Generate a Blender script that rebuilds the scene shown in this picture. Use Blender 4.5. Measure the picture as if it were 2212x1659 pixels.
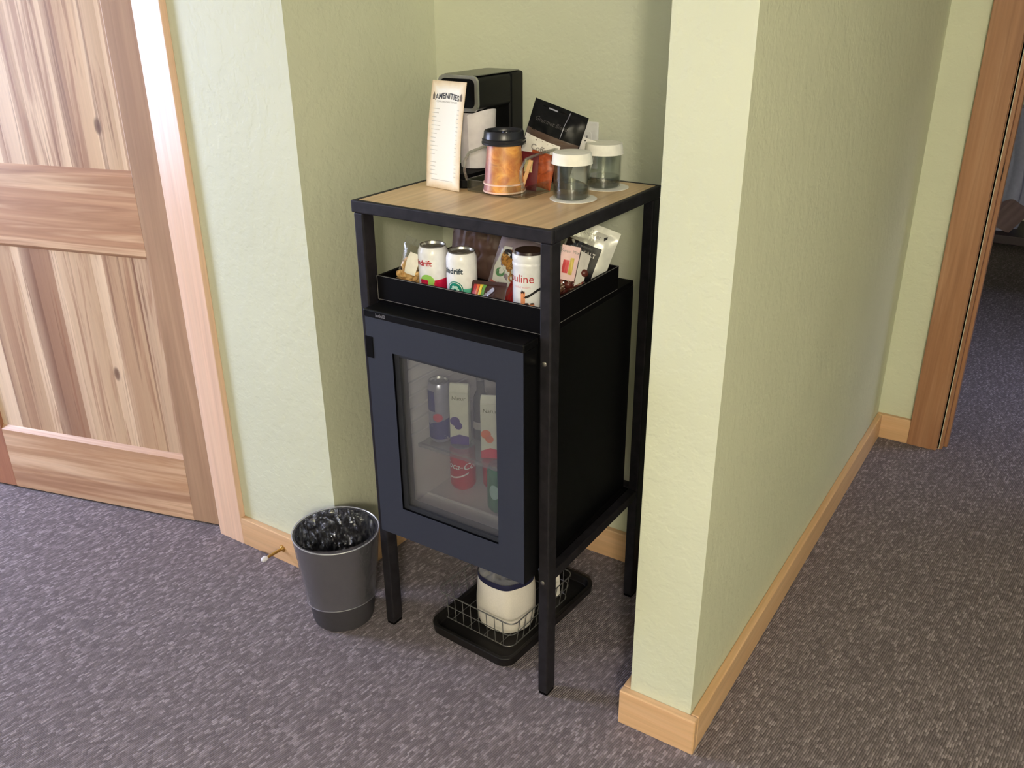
import bpy, bmesh, math, random
from mathutils import Vector, Matrix, noise
random.seed(7)
scene = bpy.context.scene
for o in list(bpy.data.objects): bpy.data.objects.remove(o, do_unlink=True)
C = scene.collection
PI = math.pi
def lin(c):
    return tuple(((v/255)/12.92 if v/255 <= .04045 else ((v/255+.055)/1.055)**2.4) for v in c[:3]) + (1,)

# ------------------------------------------------------------------ camera
YAW, PITCH, ROLL, FPX = 0.58037, -0.42244, -0.009017, 1915.82
CAM = Vector((0.82374, -1.39617, 1.54445))
sy, cy, sp, cp = math.sin(YAW), math.cos(YAW), math.sin(PITCH), math.cos(PITCH)
fwd = Vector((-sy*cp, cy*cp, sp)); right = Vector((cy, sy, 0)); up = right.cross(fwd)
r2 = math.cos(ROLL)*right + math.sin(ROLL)*up
u2 = -math.sin(ROLL)*right + math.cos(ROLL)*up
cd = bpy.data.cameras.new('camera'); cam = bpy.data.objects.new('camera', cd); C.objects.link(cam)
M = Matrix((r2, u2, -fwd)).transposed().to_4x4(); M.translation = CAM
cam.matrix_world = M
cd.sensor_fit = 'HORIZONTAL'; cd.sensor_width = 36; cd.lens = FPX*36/2212; cd.clip_start = .02
scene.camera = cam

# ------------------------------------------------------------------ light
w = bpy.data.worlds.new('world'); scene.world = w; w.use_nodes = True
bg = w.node_tree.nodes['Background']; bg.inputs[0].default_value = (.55, .7, 1, 1); bg.inputs[1].default_value = .6
def area(name, loc, target, sx, sz, col, e):
    l = bpy.data.lights.new(name, 'AREA'); l.shape = 'RECTANGLE'; l.size = sx; l.size_y = sz
    l.color = col; l.energy = e
    o = bpy.data.objects.new(name, l); C.objects.link(o); o.location = loc
    o.rotation_euler = (Vector(target)-Vector(loc)).to_track_quat('-Z', 'Y').to_euler(); return o
# daylight through the window in the left wall
area('window_daylight', (-3.22, -1.12, 1.38), (0, -.6, .6), .8, 1.35, (.66, .72, 1.0), 90)
# the room's ceiling lamp
pl = bpy.data.lights.new('ceiling_lamp_light', 'POINT'); pl.energy = 236; pl.color = (1, .90, .74); pl.shadow_soft_size = .13
po = bpy.data.objects.new('ceiling_lamp_light', pl); C.objects.link(po); po.location = (2.0, -3.1, 2.22)
# daylight in the bedroom beyond the hall
bd = area('bedroom_daylight', (2.2, 2.7, 1.7), (.8, 2.45, 0), .7, .8, (.66, .70, 1.0), 4.5); bd.data.spread = math.radians(80)
scene.view_settings.view_transform = 'Standard'; scene.view_settings.look = 'None'
scene.view_settings.exposure = 0.0; scene.view_settings.gamma = 1; scene.view_settings.use_curve_mapping = False

# ------------------------------------------------------------------ materials
class NT:
    def __init__(s, name):
        s.m = bpy.data.materials.new(name); s.m.use_nodes = True
        s.t = s.m.node_tree; s.b = s.t.nodes['Principled BSDF']; s.o = s.t.nodes['Material Output']
    def n(s, typ, **k):
        nd = s.t.nodes.new(typ)
        for a, v in k.items(): setattr(nd, a, v)
        return nd
    def l(s, a, b): s.t.links.new(a, b)
    def val(s, sock, v):
        if hasattr(v, 'links'): s.l(v, sock)
        else: sock.default_value = v
    def math(s, op, a, b=0.0, c=None):
        nd = s.n('ShaderNodeMath', operation=op); s.val(nd.inputs[0], a); s.val(nd.inputs[1], b)
        if c is not None: s.val(nd.inputs[2], c)
        return nd.outputs[0]
    def mix(s, f, a, b, mode='MIX'):
        nd = s.n('ShaderNodeMix', data_type='RGBA', blend_type=mode)
        s.val(nd.inputs[0], f); s.val(nd.inputs[6], a); s.val(nd.inputs[7], b); return nd.outputs[2]
    def coord(s, which='Object'): return s.n('ShaderNodeTexCoord').outputs[which]
    def mapping(s, vec, scale=(1,1,1), rot=(0,0,0), loc=(0,0,0)):
        nd = s.n('ShaderNodeMapping'); s.l(vec, nd.inputs[0])
        nd.inputs['Location'].default_value = loc; nd.inputs['Rotation'].default_value = rot; nd.inputs['Scale'].default_value = scale
        return nd.outputs[0]
    def noise(s, vec, scale=5, detail=3, rough=.5, dist=0):
        nd = s.n('ShaderNodeTexNoise'); s.l(vec, nd.inputs['Vector'])
        nd.inputs['Scale'].default_value = scale; nd.inputs['Detail'].default_value = detail
        nd.inputs['Roughness'].default_value = rough; nd.inputs['Distortion'].default_value = dist
        return nd.outputs[0]
    def ramp(s, f, stops, interp='LINEAR'):
        nd = s.n('ShaderNodeValToRGB'); s.val(nd.inputs[0], f); cr = nd.color_ramp; cr.interpolation = interp
        while len(cr.elements) < len(stops): cr.elements.new(.5)
        for e, (p, c) in zip(cr.elements, stops):
            e.position = p; e.color = c if len(c) == 4 else tuple(c)+(1,)
        return nd.outputs[0]
    def bump(s, h, strength=.3, dist=.002):
        nd = s.n('ShaderNodeBump'); s.l(h, nd.inputs['Height'])
        nd.inputs['Strength'].default_value = strength; nd.inputs['Distance'].default_value = dist
        s.l(nd.outputs[0], s.b.inputs['Normal'])
    def set(s, col=None, rough=None, metal=None, spec=None, coat=None):
        if col is not None: s.val(s.b.inputs['Base Color'], col)
        if rough is not None: s.val(s.b.inputs['Roughness'], rough)
        if metal is not None: s.b.inputs['Metallic'].default_value = metal
        if spec is not None: s.b.inputs['Specular IOR Level'].default_value = spec
        if coat is not None: s.b.inputs['Coat Weight'].default_value = coat
        return s.m
G = lambda v: (v, v, v, 1)
def plain(name, col, rough=.5, metal=0, spec=.5, var=.06, scale=60, bump=0):
    t = NT(name); v = t.noise(t.coord(), scale, 3)
    c = lin(col); lo = tuple(x*(1-var) for x in c[:3])+(1,); hi = tuple(min(1, x*(1+var)) for x in c[:3])+(1,)
    col_ = t.ramp(v, [(.3, lo), (.7, hi)])
    if bump: t.bump(v, bump, .001)
    return t.set(col_, rough, metal, spec)

def wall_mat():
    t = NT('textured_green_paint'); g = t.n('ShaderNodeNewGeometry').outputs['Position']
    a = t.noise(g, 34, 3, .55, 0); b = t.noise(g, 130, 2, .5)
    ra = t.ramp(a, [(.42, G(0)), (.56, G(1))])
    h = t.math('ADD', t.math('MULTIPLY', ra, .7), t.math('MULTIPLY', b, .5))
    t.bump(h, .38, .002)
    c = t.ramp(t.noise(g, 4, 2), [(.3, lin((203, 206, 184))), (.7, lin((207, 210, 188)))])
    return t.set(c, .62, 0, .35)
WALL = wall_mat()
CEIL = plain('white_ceiling_paint', (200, 196, 184), .8)

def carpet_mat():
    t = NT('loop_carpet'); g = t.n('ShaderNodeNewGeometry').outputs['Position']
    rot = t.mapping(g, rot=(0, 0, math.radians(6)))
    wob = t.noise(rot, 60, 2)
    sx = t.n('ShaderNodeSeparateXYZ'); t.l(rot, sx.inputs[0])
    X = t.math('ADD', sx.outputs[0], t.math('MULTIPLY', t.math('SUBTRACT', wob, .5), .0025))
    xs = t.math('MULTIPLY', X, 1/.0050); ix = t.math('FLOOR', xs)
    wr = t.n('ShaderNodeTexWhiteNoise', noise_dimensions='1D'); t.l(ix, wr.inputs['W'])
    ys = t.math('MULTIPLY', t.math('ADD', sx.outputs[1], t.math('ADD', t.math('MULTIPLY', wr.outputs['Value'], .4), t.math('MULTIPLY', wob, .004))), 1/.0125)
    iy = t.math('FLOOR', ys)
    cb = t.n('ShaderNodeCombineXYZ'); t.l(ix, cb.inputs[0]); t.l(iy, cb.inputs[1])
    wn = t.n('ShaderNodeTexWhiteNoise', noise_dimensions='2D'); t.l(cb.outputs[0], wn.inputs['Vector'])
    big = t.noise(rot, 30, 2)
    v = t.math('ADD', t.math('MULTIPLY', wn.outputs['Value'], .8), t.math('MULTIPLY', big, .3))
    col = t.ramp(v, [(.15, lin((116, 108, 113))), (.5, lin((128, 120, 125))), (.75, lin((141, 132, 138))), (.86, lin((154, 145, 151))), (.95, lin((172, 163, 170)))])
    fx = t.math('PINGPONG', xs, .5); fy = t.math('PINGPONG', ys, .5)
    hh = t.math('ADD', t.math('MULTIPLY', fx, 2.2), t.math('MULTIPLY', fy, .9))
    gap = t.ramp(fx, [(.0, G(.62)), (.2, G(1))])
    fib = t.ramp(t.noise(g, 700, 2), [(.25, G(.72)), (.75, G(1.15))])
    col = t.mix(1, col, gap, 'MULTIPLY'); col = t.mix(1, col, fib, 'MULTIPLY')
    t.bump(t.math('ADD', hh, t.math('MULTIPLY', wn.outputs['Value'], .6)), .55, .002)
    return t.set(col, .95, 0, .1)
CARPET = carpet_mat()

def wood_mat(name, axis, stops, knots=False, streak=.6, dark=(128, 88, 68), contrast=1.0, rough=.42, scale=1.0, seed=0):
    """long grain along axis; stops = grain tones"""
    t = NT(name); o = t.coord()
    s = [26*scale, 26*scale, 26*scale]; s['XYZ'.index(axis)] = 1.3*scale
    m = t.mapping(o, tuple(s), loc=(seed*3.1, seed*1.7, seed*2.3))
    a = t.noise(m, 1, 4, .55, .6)
    base = t.ramp(a, [(i/(len(stops)-1)*.5+.25, lin(c)) for i, c in enumerate(stops)])
    s2 = [90*scale]*3; s2['XYZ'.index(axis)] = 2.2*scale
    f = t.noise(t.mapping(o, tuple(s2)), 1, 3, .6)
    base = t.mix(1, base, t.ramp(f, [(.3, G(1-.12*contrast)), (.7, G(1+.04*contrast))]), 'MULTIPLY')
    s3 = [14*scale]*3; s3['XYZ'.index(axis)] = .7*scale
    k = t.noise(t.mapping(o, tuple(s3), loc=(7+seed, 3, 5)), 1, 3, .6, 1.2)
    sm = t.ramp(k, [(.56, G(0)), (.68, G(streak))])
    base = t.mix(sm, base, lin(dark))
    if knots:
        vn = t.n('ShaderNodeTexVoronoi'); s4 = [6, 6, 6]; s4['XYZ'.index(axis)] = 2.6
        t.l(t.mapping(o, tuple(s4), loc=(.3+seed, .2, .6)), vn.inputs['Vector']); vn.inputs['Scale'].default_value = 1
        km = t.ramp(vn.outputs['Distance'], [(.0, G(.9)), (.05, G(.75)), (.085, G(0))])
        base = t.mix(km, base, lin((84, 54, 42)))
    t.bump(f, .08, .001)
    return t.set(base, rough, 0, .45)
PINE = wood_mat('pine_baseboard_wood', 'X', [(224, 188, 152), (212, 172, 132), (220, 182, 144)], streak=.12, dark=(190, 135, 90))
PINEY = wood_mat('pine_baseboard_wood_lengthwise', 'Y', [(224, 188, 152), (212, 172, 132), (220, 182, 144)], streak=.12, dark=(190, 135, 90))
PINEK = wood_mat('knotty_pine_baseboard_wood', 'X', [(224, 188, 152), (212, 172, 132), (220, 182, 144)], knots=True, streak=.12, dark=(190, 135, 90))
CASING = wood_mat('pale_casing_wood', 'Z', [(236, 202, 180), (228, 192, 168), (232, 198, 174)], streak=.1, dark=(190, 146, 120), rough=.36)
CASINGB = wood_mat('brown_casing_wood', 'Z', [(180, 138, 108), (158, 114, 84), (172, 128, 98)], streak=.4, dark=(128, 84, 60))
STILE = wood_mat('brown_hickory_stile', 'Z', [(196, 166, 140), (178, 146, 122), (164, 132, 110), (184, 154, 128)], knots=True, streak=.35, dark=(146, 102, 80), scale=.8)
STILE2 = wood_mat('red_brown_hickory_stile', 'Z', [(176, 124, 98), (160, 108, 86)], streak=.4, dark=(130, 80, 64))
RAIL = wood_mat('striped_hickory_rail', 'X', [(222, 188, 158), (196, 156, 126), (176, 134, 106), (214, 180, 150), (186, 144, 116)], streak=.55, dark=(140, 98, 78), scale=.8)
RAIL2 = wood_mat('striped_hickory_bottom_rail', 'X', [(182, 142, 114), (226, 194, 166), (188, 148, 118), (220, 186, 158), (176, 134, 106)], streak=.5, dark=(146, 104, 84), scale=.62, seed=2)

def board_mat(name, bands, seed):
    t = NT(name); o = t.coord(); sx = t.n('ShaderNodeSeparateXYZ'); t.l(o, sx.inputs[0])
    wob = t.math('MULTIPLY', t.math('SUBTRACT', t.noise(t.mapping(o, (3, 3, 1.6), loc=(seed, 0, 0)), 1, 2), .5), .05)
    f = t.math('MULTIPLY', sx.outputs[0], -1.0)
    # straight board edges, soft stain edges
    cl = [(s/.85, lin(c)) for s, c in bands]
    base = t.ramp(t.math('MULTIPLY', f, 1/.85), cl, 'CONSTANT')
    soft = t.ramp(t.math('MULTIPLY', t.math('ADD', f, wob), 1/.85), cl, 'LINEAR')
    base = t.mix(.45, base, soft)
    s3 = t.noise(t.mapping(o, (30, 30, 1.5), rot=(0, .05, 0), loc=(seed, 1, 2)), 1, 3, .6, 1.0)
    base = t.mix(t.ramp(s3, [(.55, G(0)), (.66, G(.62))]), base, lin((150, 106, 84)))
    s5 = t.noise(t.mapping(o, (60, 60, 1.4), rot=(0, -.03, 0), loc=(seed+4, 1, 2)), 1, 3, .6, .6)
    base = t.mix(t.ramp(s5, [(.6, G(0)), (.68, G(.55))]), base, lin((120, 82, 66)))
    vn = t.n('ShaderNodeTexVoronoi'); t.l(t.mapping(o, (5, 5, 2.4), loc=(.3+seed, .2, .6)), vn.inputs['Vector']); vn.inputs['Scale'].default_value = 1
    base = t.mix(t.ramp(vn.outputs['Distance'], [(.0, G(.9)), (.04, G(.75)), (.065, G(0))]), base, lin((96, 62, 50)))
    fine = t.noise(t.mapping(o, (160, 160, 4)), 1, 2)
    base = t.mix(1, base, t.ramp(fine, [(.3, G(.93)), (.7, G(1.03))]), 'MULTIPLY')
    return t.set(base, .42, 0, .45)
Lt, Lc, Md, Br, Dk = (228, 202, 176), (216, 186, 156), (196, 166, 138), (168, 132, 108), (136, 100, 82)
LOWER = board_mat('hickory_boards_lower', [(0, Lt), (.161, Dk), (.168, Md), (.257, Br), (.272, Lt), (.309, Md), (.433, Lt), (.456, Br), (.53, Dk), (.568, Lt), (.60, Md), (.66, Br), (.70, Md), (.725, Dk), (.732, Lt)], 3)
UPPER = board_mat('hickory_boards_upper', [(0, Lt), (.113, Br), (.122, Lt), (.135, Md), (.184, Lt), (.2, Lc), (.268, Br), (.308, Lt), (.343, Br), (.358, Lt), (.424, Md), (.446, Br), (.462, Lt), (.525, Br), (.545, Lt), (.62, Md), (.7, Lt)], 11)

STEEL = plain('mottled_black_steel', (36, 34, 39), .5, .2, .25, .35, 40, .15)
BLACK = plain('satin_black_plastic', (11, 11, 13), .34, 0, .2)
BLACKM = plain('matt_black_board', (12, 11, 13), .6, 0, .06)
EDGE = plain('worn_grey_edge', (112, 108, 106), .5)
BOLT = plain('zinc_bolt_metal', (150, 146, 140), .35, .9)
OAK = wood_mat('oak_laminate', 'Y', [(240, 212, 172), (222, 190, 146), (234, 204, 160)], streak=.6, dark=(184, 146, 106), rough=.4)
SLATE = plain('slate_blue_fridge_door', (46, 50, 64), .45, 0, .35, .03, 90, .02)
SLATED = plain('dark_gasket_rubber', (36, 38, 46), .5)
WHITEP = plain('white_plastic', (232, 232, 230), .45)
WHITECAP = plain('white_paper_cap', (244, 240, 228), .7)
WHITEPAP = plain('white_label_paper', (240, 236, 228), .7)
CANW = plain('white_can_enamel', (236, 236, 238), .25)
ALU = plain('brushed_aluminium', (190, 190, 188), .3, .9)
RED = plain('raspberry_red_print', (196, 22, 66), .3)
REDT = plain('red_print', (180, 30, 36), .35)
GREEN = plain('lime_green_print', (150, 200, 96), .35)
TEAL = plain('teal_print', (96, 190, 164), .3)
DTEAL = plain('dark_teal_print', (30, 132, 116), .3)
NAVYT = plain('dark_slate_print', (44, 60, 74), .35)
INK = plain('black_ink', (24, 22, 24), .5)
GREYINK = plain('grey_ink', (150, 146, 142), .6)
GREYINK2 = plain('pale_grey_ink', (196, 192, 186), .6)
NAVY = plain('navy_blue_fabric', (26, 28, 62), .6)
DBLUE = plain('cobalt_blue_print', (34, 40, 120), .35, .2)
SILV = plain('silver_print', (176, 176, 190), .3, .6)
PURP = plain('purple_print', (72, 50, 130), .4)
CREAM = plain('cream_carton', (214, 214, 192), .5)
YELL = plain('yellow_print', (226, 200, 60), .4)
ORNG = plain('orange_print', (220, 110, 50), .4)
PINKP = plain('pink_label_paper', (240, 206, 206), .6)
PEACH = plain('peach_wafer_print', (228, 150, 104), .5)
BROWNP = plain('brown_kraft_film', (84, 62, 54), .5, 0, .3)
DBROWN = plain('dark_brown_print', (60, 34, 28), .4)
MAROON = plain('maroon_film', (96, 28, 36), .35)
CARAMEL = plain('caramel_print', (176, 116, 50), .5)
GREENB = plain('green_can_enamel', (24, 116, 76), .3)
COKER = plain('bright_red_can_enamel', (190, 16, 30), .28)
GREYB = plain('dark_bottle_glass', (56, 60, 60), .2)
BRASS = plain('brass', (196, 152, 84), .3, .9)
RUBW = plain('white_rubber_tip', (226, 224, 232), .5)
TAN = plain('birch_stick', (222, 180, 130), .6)
GREYPL = plain('smoky_grey_plastic', (24, 22, 23), .4, 0, .3)
WIRE = plain('grey_coated_wire', (104, 104, 106), .4, .3)
DCLOTH = plain('blue_grey_cloth', (150, 154, 178), .8)
CANVAS = plain('cream_canvas', (222, 216, 210), .8, 0, .2, .04, 300, .1)
BINM = plain('charcoal_bin_plastic', (58, 56, 62), .45)

def nutmat():
    t = NT('roasted_peanut'); return t.set(t.ramp(t.noise(t.coord(), 90, 3), [(.3, lin((196, 146, 84))), (.7, lin((236, 200, 140)))]), .6)
NUT = nutmat()
def candymat():
    t = NT('assorted_candy'); g = t.coord(); v = t.n('ShaderNodeTexVoronoi'); t.l(g, v.inputs['Vector']); v.inputs['Scale'].default_value = 60
    sp_ = t.n('ShaderNodeSeparateColor'); t.l(v.outputs['Color'], sp_.inputs[0])
    return t.set(t.ramp(sp_.outputs[0], [(0, lin((90, 40, 34))), (.35, lin((150, 60, 50))), (.6, lin((110, 78, 58))), (.85, lin((180, 150, 120)))], 'CONSTANT'), .35)
CANDY = candymat()

def film(name, tint=(1, 1, 1), clear=.8, rough=.12, bump=.5, scale=60, haze=.0, haze_col=(.8, .8, .8, 1)):
    """thin clear plastic or glass: see-through with gloss on top"""
    t = NT(name); t.t.nodes.remove(t.b)
    tr = t.n('ShaderNodeBsdfTransparent'); tr.inputs[0].default_value = tint+(1,)
    gl = t.n('ShaderNodeBsdfGlossy'); gl.inputs['Roughness'].default_value = rough
    if bump:
        b = t.n('ShaderNodeBump'); b.inputs['Strength'].default_value = bump; b.inputs['Distance'].default_value = .003
        t.l(t.noise(t.coord(), scale, 3, .6, 1.0), b.inputs['Height']); t.l(b.outputs[0], gl.inputs['Normal'])
    lw_ = t.n('ShaderNodeLayerWeight'); lw_.inputs[0].default_value = .5
    fac = t.math('ADD', t.math('MULTIPLY', t.math('POWER', lw_.outputs['Facing'], 4.0), .75), 1.03-clear)
    fac = t.math('MINIMUM', fac, 1)
    mx = t.n('ShaderNodeMixShader'); t.l(fac, mx.inputs[0]); t.l(tr.outputs[0], mx.inputs[1]); t.l(gl.outputs[0], mx.inputs[2])
    out = mx.outputs[0]
    if haze:
        d = t.n('ShaderNodeBsdfDiffuse'); d.inputs[0].default_value = haze_col
        m2 = t.n('ShaderNodeMixShader'); m2.inputs[0].default_value = haze; t.l(out, m2.inputs[1]); t.l(d.outputs[0], m2.inputs[2]); out = m2.outputs[0]
    t.l(out, t.o.inputs[0]); return t.m
CLEARBAG = film('clear_cellophane', (.97, .97, .95), .93, .1, .8, 60)
LINERF = film('clear_bin_liner_film', (.90, .90, .93), .55, .16, 1.0, 40)
LINERO = film('clear_bin_liner_film_outside', (.94, .94, .96), .82, .16, 1.0, 22, .04, (.75, .75, .85, 1))
ACRYL = film('clear_acrylic', (.90, .92, .90), .96, .04, 0)
GLASS = film('clear_glass', (.94, .955, .945), .96, .05, .15, 30)
DGLASS = film('hazy_fridge_glass', (.85, .86, .88), .98, .12, 0, 1, .07, (.5, .5, .56, 1))
PANE = film('window_glass', (.97, .98, .98), .99, .02, 0)
CUPFILM = film('clear_plastic_cup', (.92, .92, .92), .95, .1, .1, 60, .06)

def cupprint():
    t = NT('pumpkin_orange_printed_cup'); o = t.coord()
    v = t.n('ShaderNodeTexVoronoi'); t.l(t.mapping(o, (1, 1, 1.0)), v.inputs['Vector']); v.inputs['Scale'].default_value = 34
    a = t.noise(o, 26, 4, .6, 1.5)
    c = t.ramp(a, [(.3, lin((176, 96, 48))), (.45, lin((214, 140, 68))), (.6, lin((232, 172, 92))), (.75, lin((190, 128, 84)))])
    c = t.mix(t.ramp(v.outputs['Distance'], [(.3, G(0)), (.62, G(.35))]), c, lin((120, 66, 70)))
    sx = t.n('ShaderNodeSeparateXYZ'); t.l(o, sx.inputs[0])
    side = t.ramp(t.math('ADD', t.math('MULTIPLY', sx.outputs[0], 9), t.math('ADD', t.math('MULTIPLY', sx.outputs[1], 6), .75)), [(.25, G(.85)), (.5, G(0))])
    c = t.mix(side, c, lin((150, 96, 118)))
    return t.set(c, .4)
CUPP = cupprint()
def menu_mat():
    t = NT('aged_menu_paper'); o = t.coord(); sx = t.n('ShaderNodeSeparateXYZ'); t.l(o, sx.inputs[0])
    ax = t.math('ABSOLUTE', sx.outputs[0]); nz = t.math('MULTIPLY', t.noise(o, 50, 3), .012)
    ex = t.math('SUBTRACT', .053, ax); ez = t.math('MINIMUM', t.math('SUBTRACT', sx.outputs[2], 0), t.math('SUBTRACT', .232, sx.outputs[2]))
    e = t.math('ADD', t.math('MINIMUM', ex, ez), nz)
    return t.set(t.ramp(t.math('MULTIPLY', e, 20), [(.1, lin((208, 182, 142))), (.34, lin((240, 226, 204))), (.55, lin((250, 248, 244)))]), .7)
MENU = menu_mat()
def fleece(name, cols, scale):
    t = NT(name); return t.set(t.ramp(t.noise(t.coord(), scale, 4, .6, 1.5), [(i/(len(cols)-1)*.4+.3, lin(c)) for i, c in enumerate(cols)]), .4)
COOKIE = fleece('cookie_photo_print', [(120, 76, 24), (190, 136, 60), (90, 56, 24), (206, 160, 84)], 60)
SPICE = fleece('orange_brown_packet_film', [(120, 56, 30), (176, 84, 44), (150, 70, 40), (96, 40, 30)], 40)
FROST = fleece('fridge_liner_plastic', [(196, 192, 188), (206, 202, 198)], 6)

# ------------------------------------------------------------------ builders
INV = {}
def setp(o, label=None, cat=None, group=None, kind=None):
    if label: o['label'] = label
    if cat: o['category'] = cat
    if group: o['group'] = group
    if kind: o['kind'] = kind
    return o
def thing(name, label, cat, loc=(0, 0, 0), rot=(0, 0, 0), group=None):
    o = bpy.data.objects.new(name, None); C.objects.link(o); o.empty_display_size = .03
    o.location = loc; o.rotation_euler = rot
    m = Matrix.LocRotScale(Vector(loc), __import__('mathutils').Euler(rot), Vector((1, 1, 1))); INV[o.name] = m.inverted()
    return setp(o, label, cat, group)
class MB:
    def __init__(s): s.v = []; s.f = []
    def add(s, vs, fs):
        n = len(s.v); s.v += [Vector(x) for x in vs]; s.f += [tuple(i+n for i in f) for f in fs]; return s
    def box(s, a, b):
        x0, y0, z0 = a; x1, y1, z1 = b
        return s.add([(x0,y0,z0),(x1,y0,z0),(x1,y1,z0),(x0,y1,z0),(x0,y0,z1),(x1,y0,z1),(x1,y1,z1),(x0,y1,z1)],
                     [(0,3,2,1),(4,5,6,7),(0,1,5,4),(1,2,6,5),(2,3,7,6),(3,0,4,7)])
    def lathe(s, prof, c=(0, 0, 0), n=48, cap0=False, cap1=False, a0=0, a1=2*PI):
        full = abs(a1-a0-2*PI) < 1e-6; k = n if full else n+1; vs = []
        for r, z in prof:
            for i in range(k):
                a = a0+(a1-a0)*i/n; vs.append((c[0]+r*math.cos(a), c[1]+r*math.sin(a), c[2]+z))
        fs = []
        for j in range(len(prof)-1):
            for i in range(n):
                i2 = (i+1) % k if full else i+1
                fs.append((j*k+i, j*k+i2, (j+1)*k+i2, (j+1)*k+i))
        if cap0: fs.append(tuple(reversed(range(k))))
        if cap1: fs.append(tuple((len(prof)-1)*k+i for i in range(k)))
        return s.add(vs, fs)
    def tube(s, pts, r, n=8, closed=False):
        pts = [Vector(p) for p in pts]; N = len(pts); vs = []; nrm = None
        for i, p in enumerate(pts):
            a = pts[i-1] if (i > 0 or closed) else p; b = pts[(i+1) % N] if (i < N-1 or closed) else p
            d = (b-a).normalized()
            if nrm is None: nrm = d.orthogonal().normalized()
            nrm = (nrm-d*nrm.dot(d)).normalized(); bi = d.cross(nrm)
            for k in range(n):
                t = 2*PI*k/n; vs.append(p+r*(math.cos(t)*nrm+math.sin(t)*bi))
        fs = []
        for i in range(N if closed else N-1):
            i2 = (i+1) % N
            for k in range(n): fs.append((i*n+k, i*n+(k+1) % n, i2*n+(k+1) % n, i2*n+k))
        if not closed: fs += [tuple(reversed(range(n))), tuple((N-1)*n+k for k in range(n))]
        return s.add(vs, fs)
    def prism(s, poly, z0, z1, ax='Z'):
        """closed 2D outline pushed along an axis"""
        n = len(poly)
        def m(p, h): return {'Z': (p[0], p[1], h), 'Y': (p[0], h, p[1]), 'X': (h, p[0], p[1])}[ax]
        return s.add([m(p, z0) for p in poly]+[m(p, z1) for p in poly],
                     [tuple(reversed(range(n))), tuple(range(n, 2*n))]+[(i, (i+1) % n, n+(i+1) % n, n+i) for i in range(n)])
    def grid(s, fn, nu, nv):
        vs = [fn(i/nu, j/nv) for j in range(nv+1) for i in range(nu+1)]
        return s.add(vs, [(j*(nu+1)+i, j*(nu+1)+i+1, (j+1)*(nu+1)+i+1, (j+1)*(nu+1)+i) for j in range(nv) for i in range(nu)])
    def build(s, name, mat, parent=None, smooth=False, bevel=0, world=False, label=None, kind=None, weld=False, segs=2, fix=True):
        me = bpy.data.meshes.new(name); mi = INV[parent.name] if (parent and world) else None
        vs = [mi @ v for v in s.v] if mi else s.v
        me.from_pydata([tuple(v) for v in vs], [], s.f); me.materials.append(mat)
        bm = bmesh.new(); bm.from_mesh(me)
        if weld: bmesh.ops.remove_doubles(bm, verts=bm.verts, dist=1e-5)
        if fix: bmesh.ops.recalc_face_normals(bm, faces=bm.faces)
        for f in bm.faces: f.smooth = smooth
        bm.to_mesh(me); bm.free()
        o = bpy.data.objects.new(name, me); C.objects.link(o)
        if smooth:
            try: me.set_sharp_from_angle(angle=math.radians(38))
            except Exception: pass
        if bevel:
            b = o.modifiers.new('bevel', 'BEVEL'); b.width = bevel; b.segments = segs; b.limit_method = 'ANGLE'; b.angle_limit = math.radians(35)
        if parent: o.parent = parent
        if parent and parent.name in INV: INV[o.name] = INV[parent.name]
        return setp(o, label, None, None, kind)
def rrect(x0, y0, x1, y1, r, n=5):
    out = []
    for cx_, cy_, a in ((x1-r, y1-r, 0), (x0+r, y1-r, 90), (x0+r, y0+r, 180), (x1-r, y0+r, 270)):
        for i in range(n+1):
            t = math.radians(a+90*i/n); out.append((cx_+r*math.cos(t), cy_+r*math.sin(t)))
    return out
def struct(name, mb, mat, bevel=0, parent=None, **k):
    o = mb.build(name, mat, parent, bevel=bevel, **k)
    if not parent: o['kind'] = 'structure'
    return o
def text_mesh(body, size, bold=0.0, align='CENTER', shear=0):
    cu = bpy.data.curves.new('t', 'FONT'); cu.body = body; cu.size = size; cu.align_x = align; cu.align_y = 'CENTER'; cu.offset = bold; cu.shear = shear
    cu.resolution_u = 3
    o = bpy.data.objects.new('t', cu); C.objects.link(o)
    dg = bpy.context.evaluated_depsgraph_get(); me = bpy.data.meshes.new_from_object(o.evaluated_get(dg))
    bpy.data.objects.remove(o, do_unlink=True); bpy.data.curves.remove(cu); return me
def text(name, body, size, mat, parent, fn, bold=0.0, align='CENTER', shear=0, sub=True):
    me = text_mesh(body, size, bold, align, shear)
    bm = bmesh.new(); bm.from_mesh(me)
    if sub:
        bmesh.ops.triangulate(bm, faces=bm.faces)
        long_ = [e for e in bm.edges if e.calc_length() > size*.35]
        if long_: bmesh.ops.subdivide_edges(bm, edges=long_, cuts=2)
    for v in bm.verts: v.co = Vector(fn(v.co.x, v.co.y))
    bm.to_mesh(me); bm.free()
    me.materials.clear(); me.materials.append(mat); me.name = name
    o = bpy.data.objects.new(name, me); C.objects.link(o); o.parent = parent; return o
def print_(name, mat, parent, fn, polys, res=10):
    """flat printed shapes; every poly is a convex outline, mapped onto the surface"""
    mb = MB()
    for p in polys:
        n = len(p); cx_ = sum(a for a, b in p)/n; cy_ = sum(b for a, b in p)/n
        vs = [(cx_, cy_)]; rings = 4
        for k in range(1, rings+1):
            for a, b in p: vs.append((cx_+(a-cx_)*k/rings, cy_+(b-cy_)*k/rings))
        fs = [(0, 1+i, 1+(i+1) % n) for i in range(n)]
        for k in range(rings-1):
            for i in range(n):
                fs.append((1+k*n+i, 1+(k+1)*n+i, 1+(k+1)*n+(i+1) % n, 1+k*n+(i+1) % n))
        mb.add([fn(a, b) for a, b in vs], fs)
    return mb.build(name, mat, parent, smooth=True, fix=False)
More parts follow.
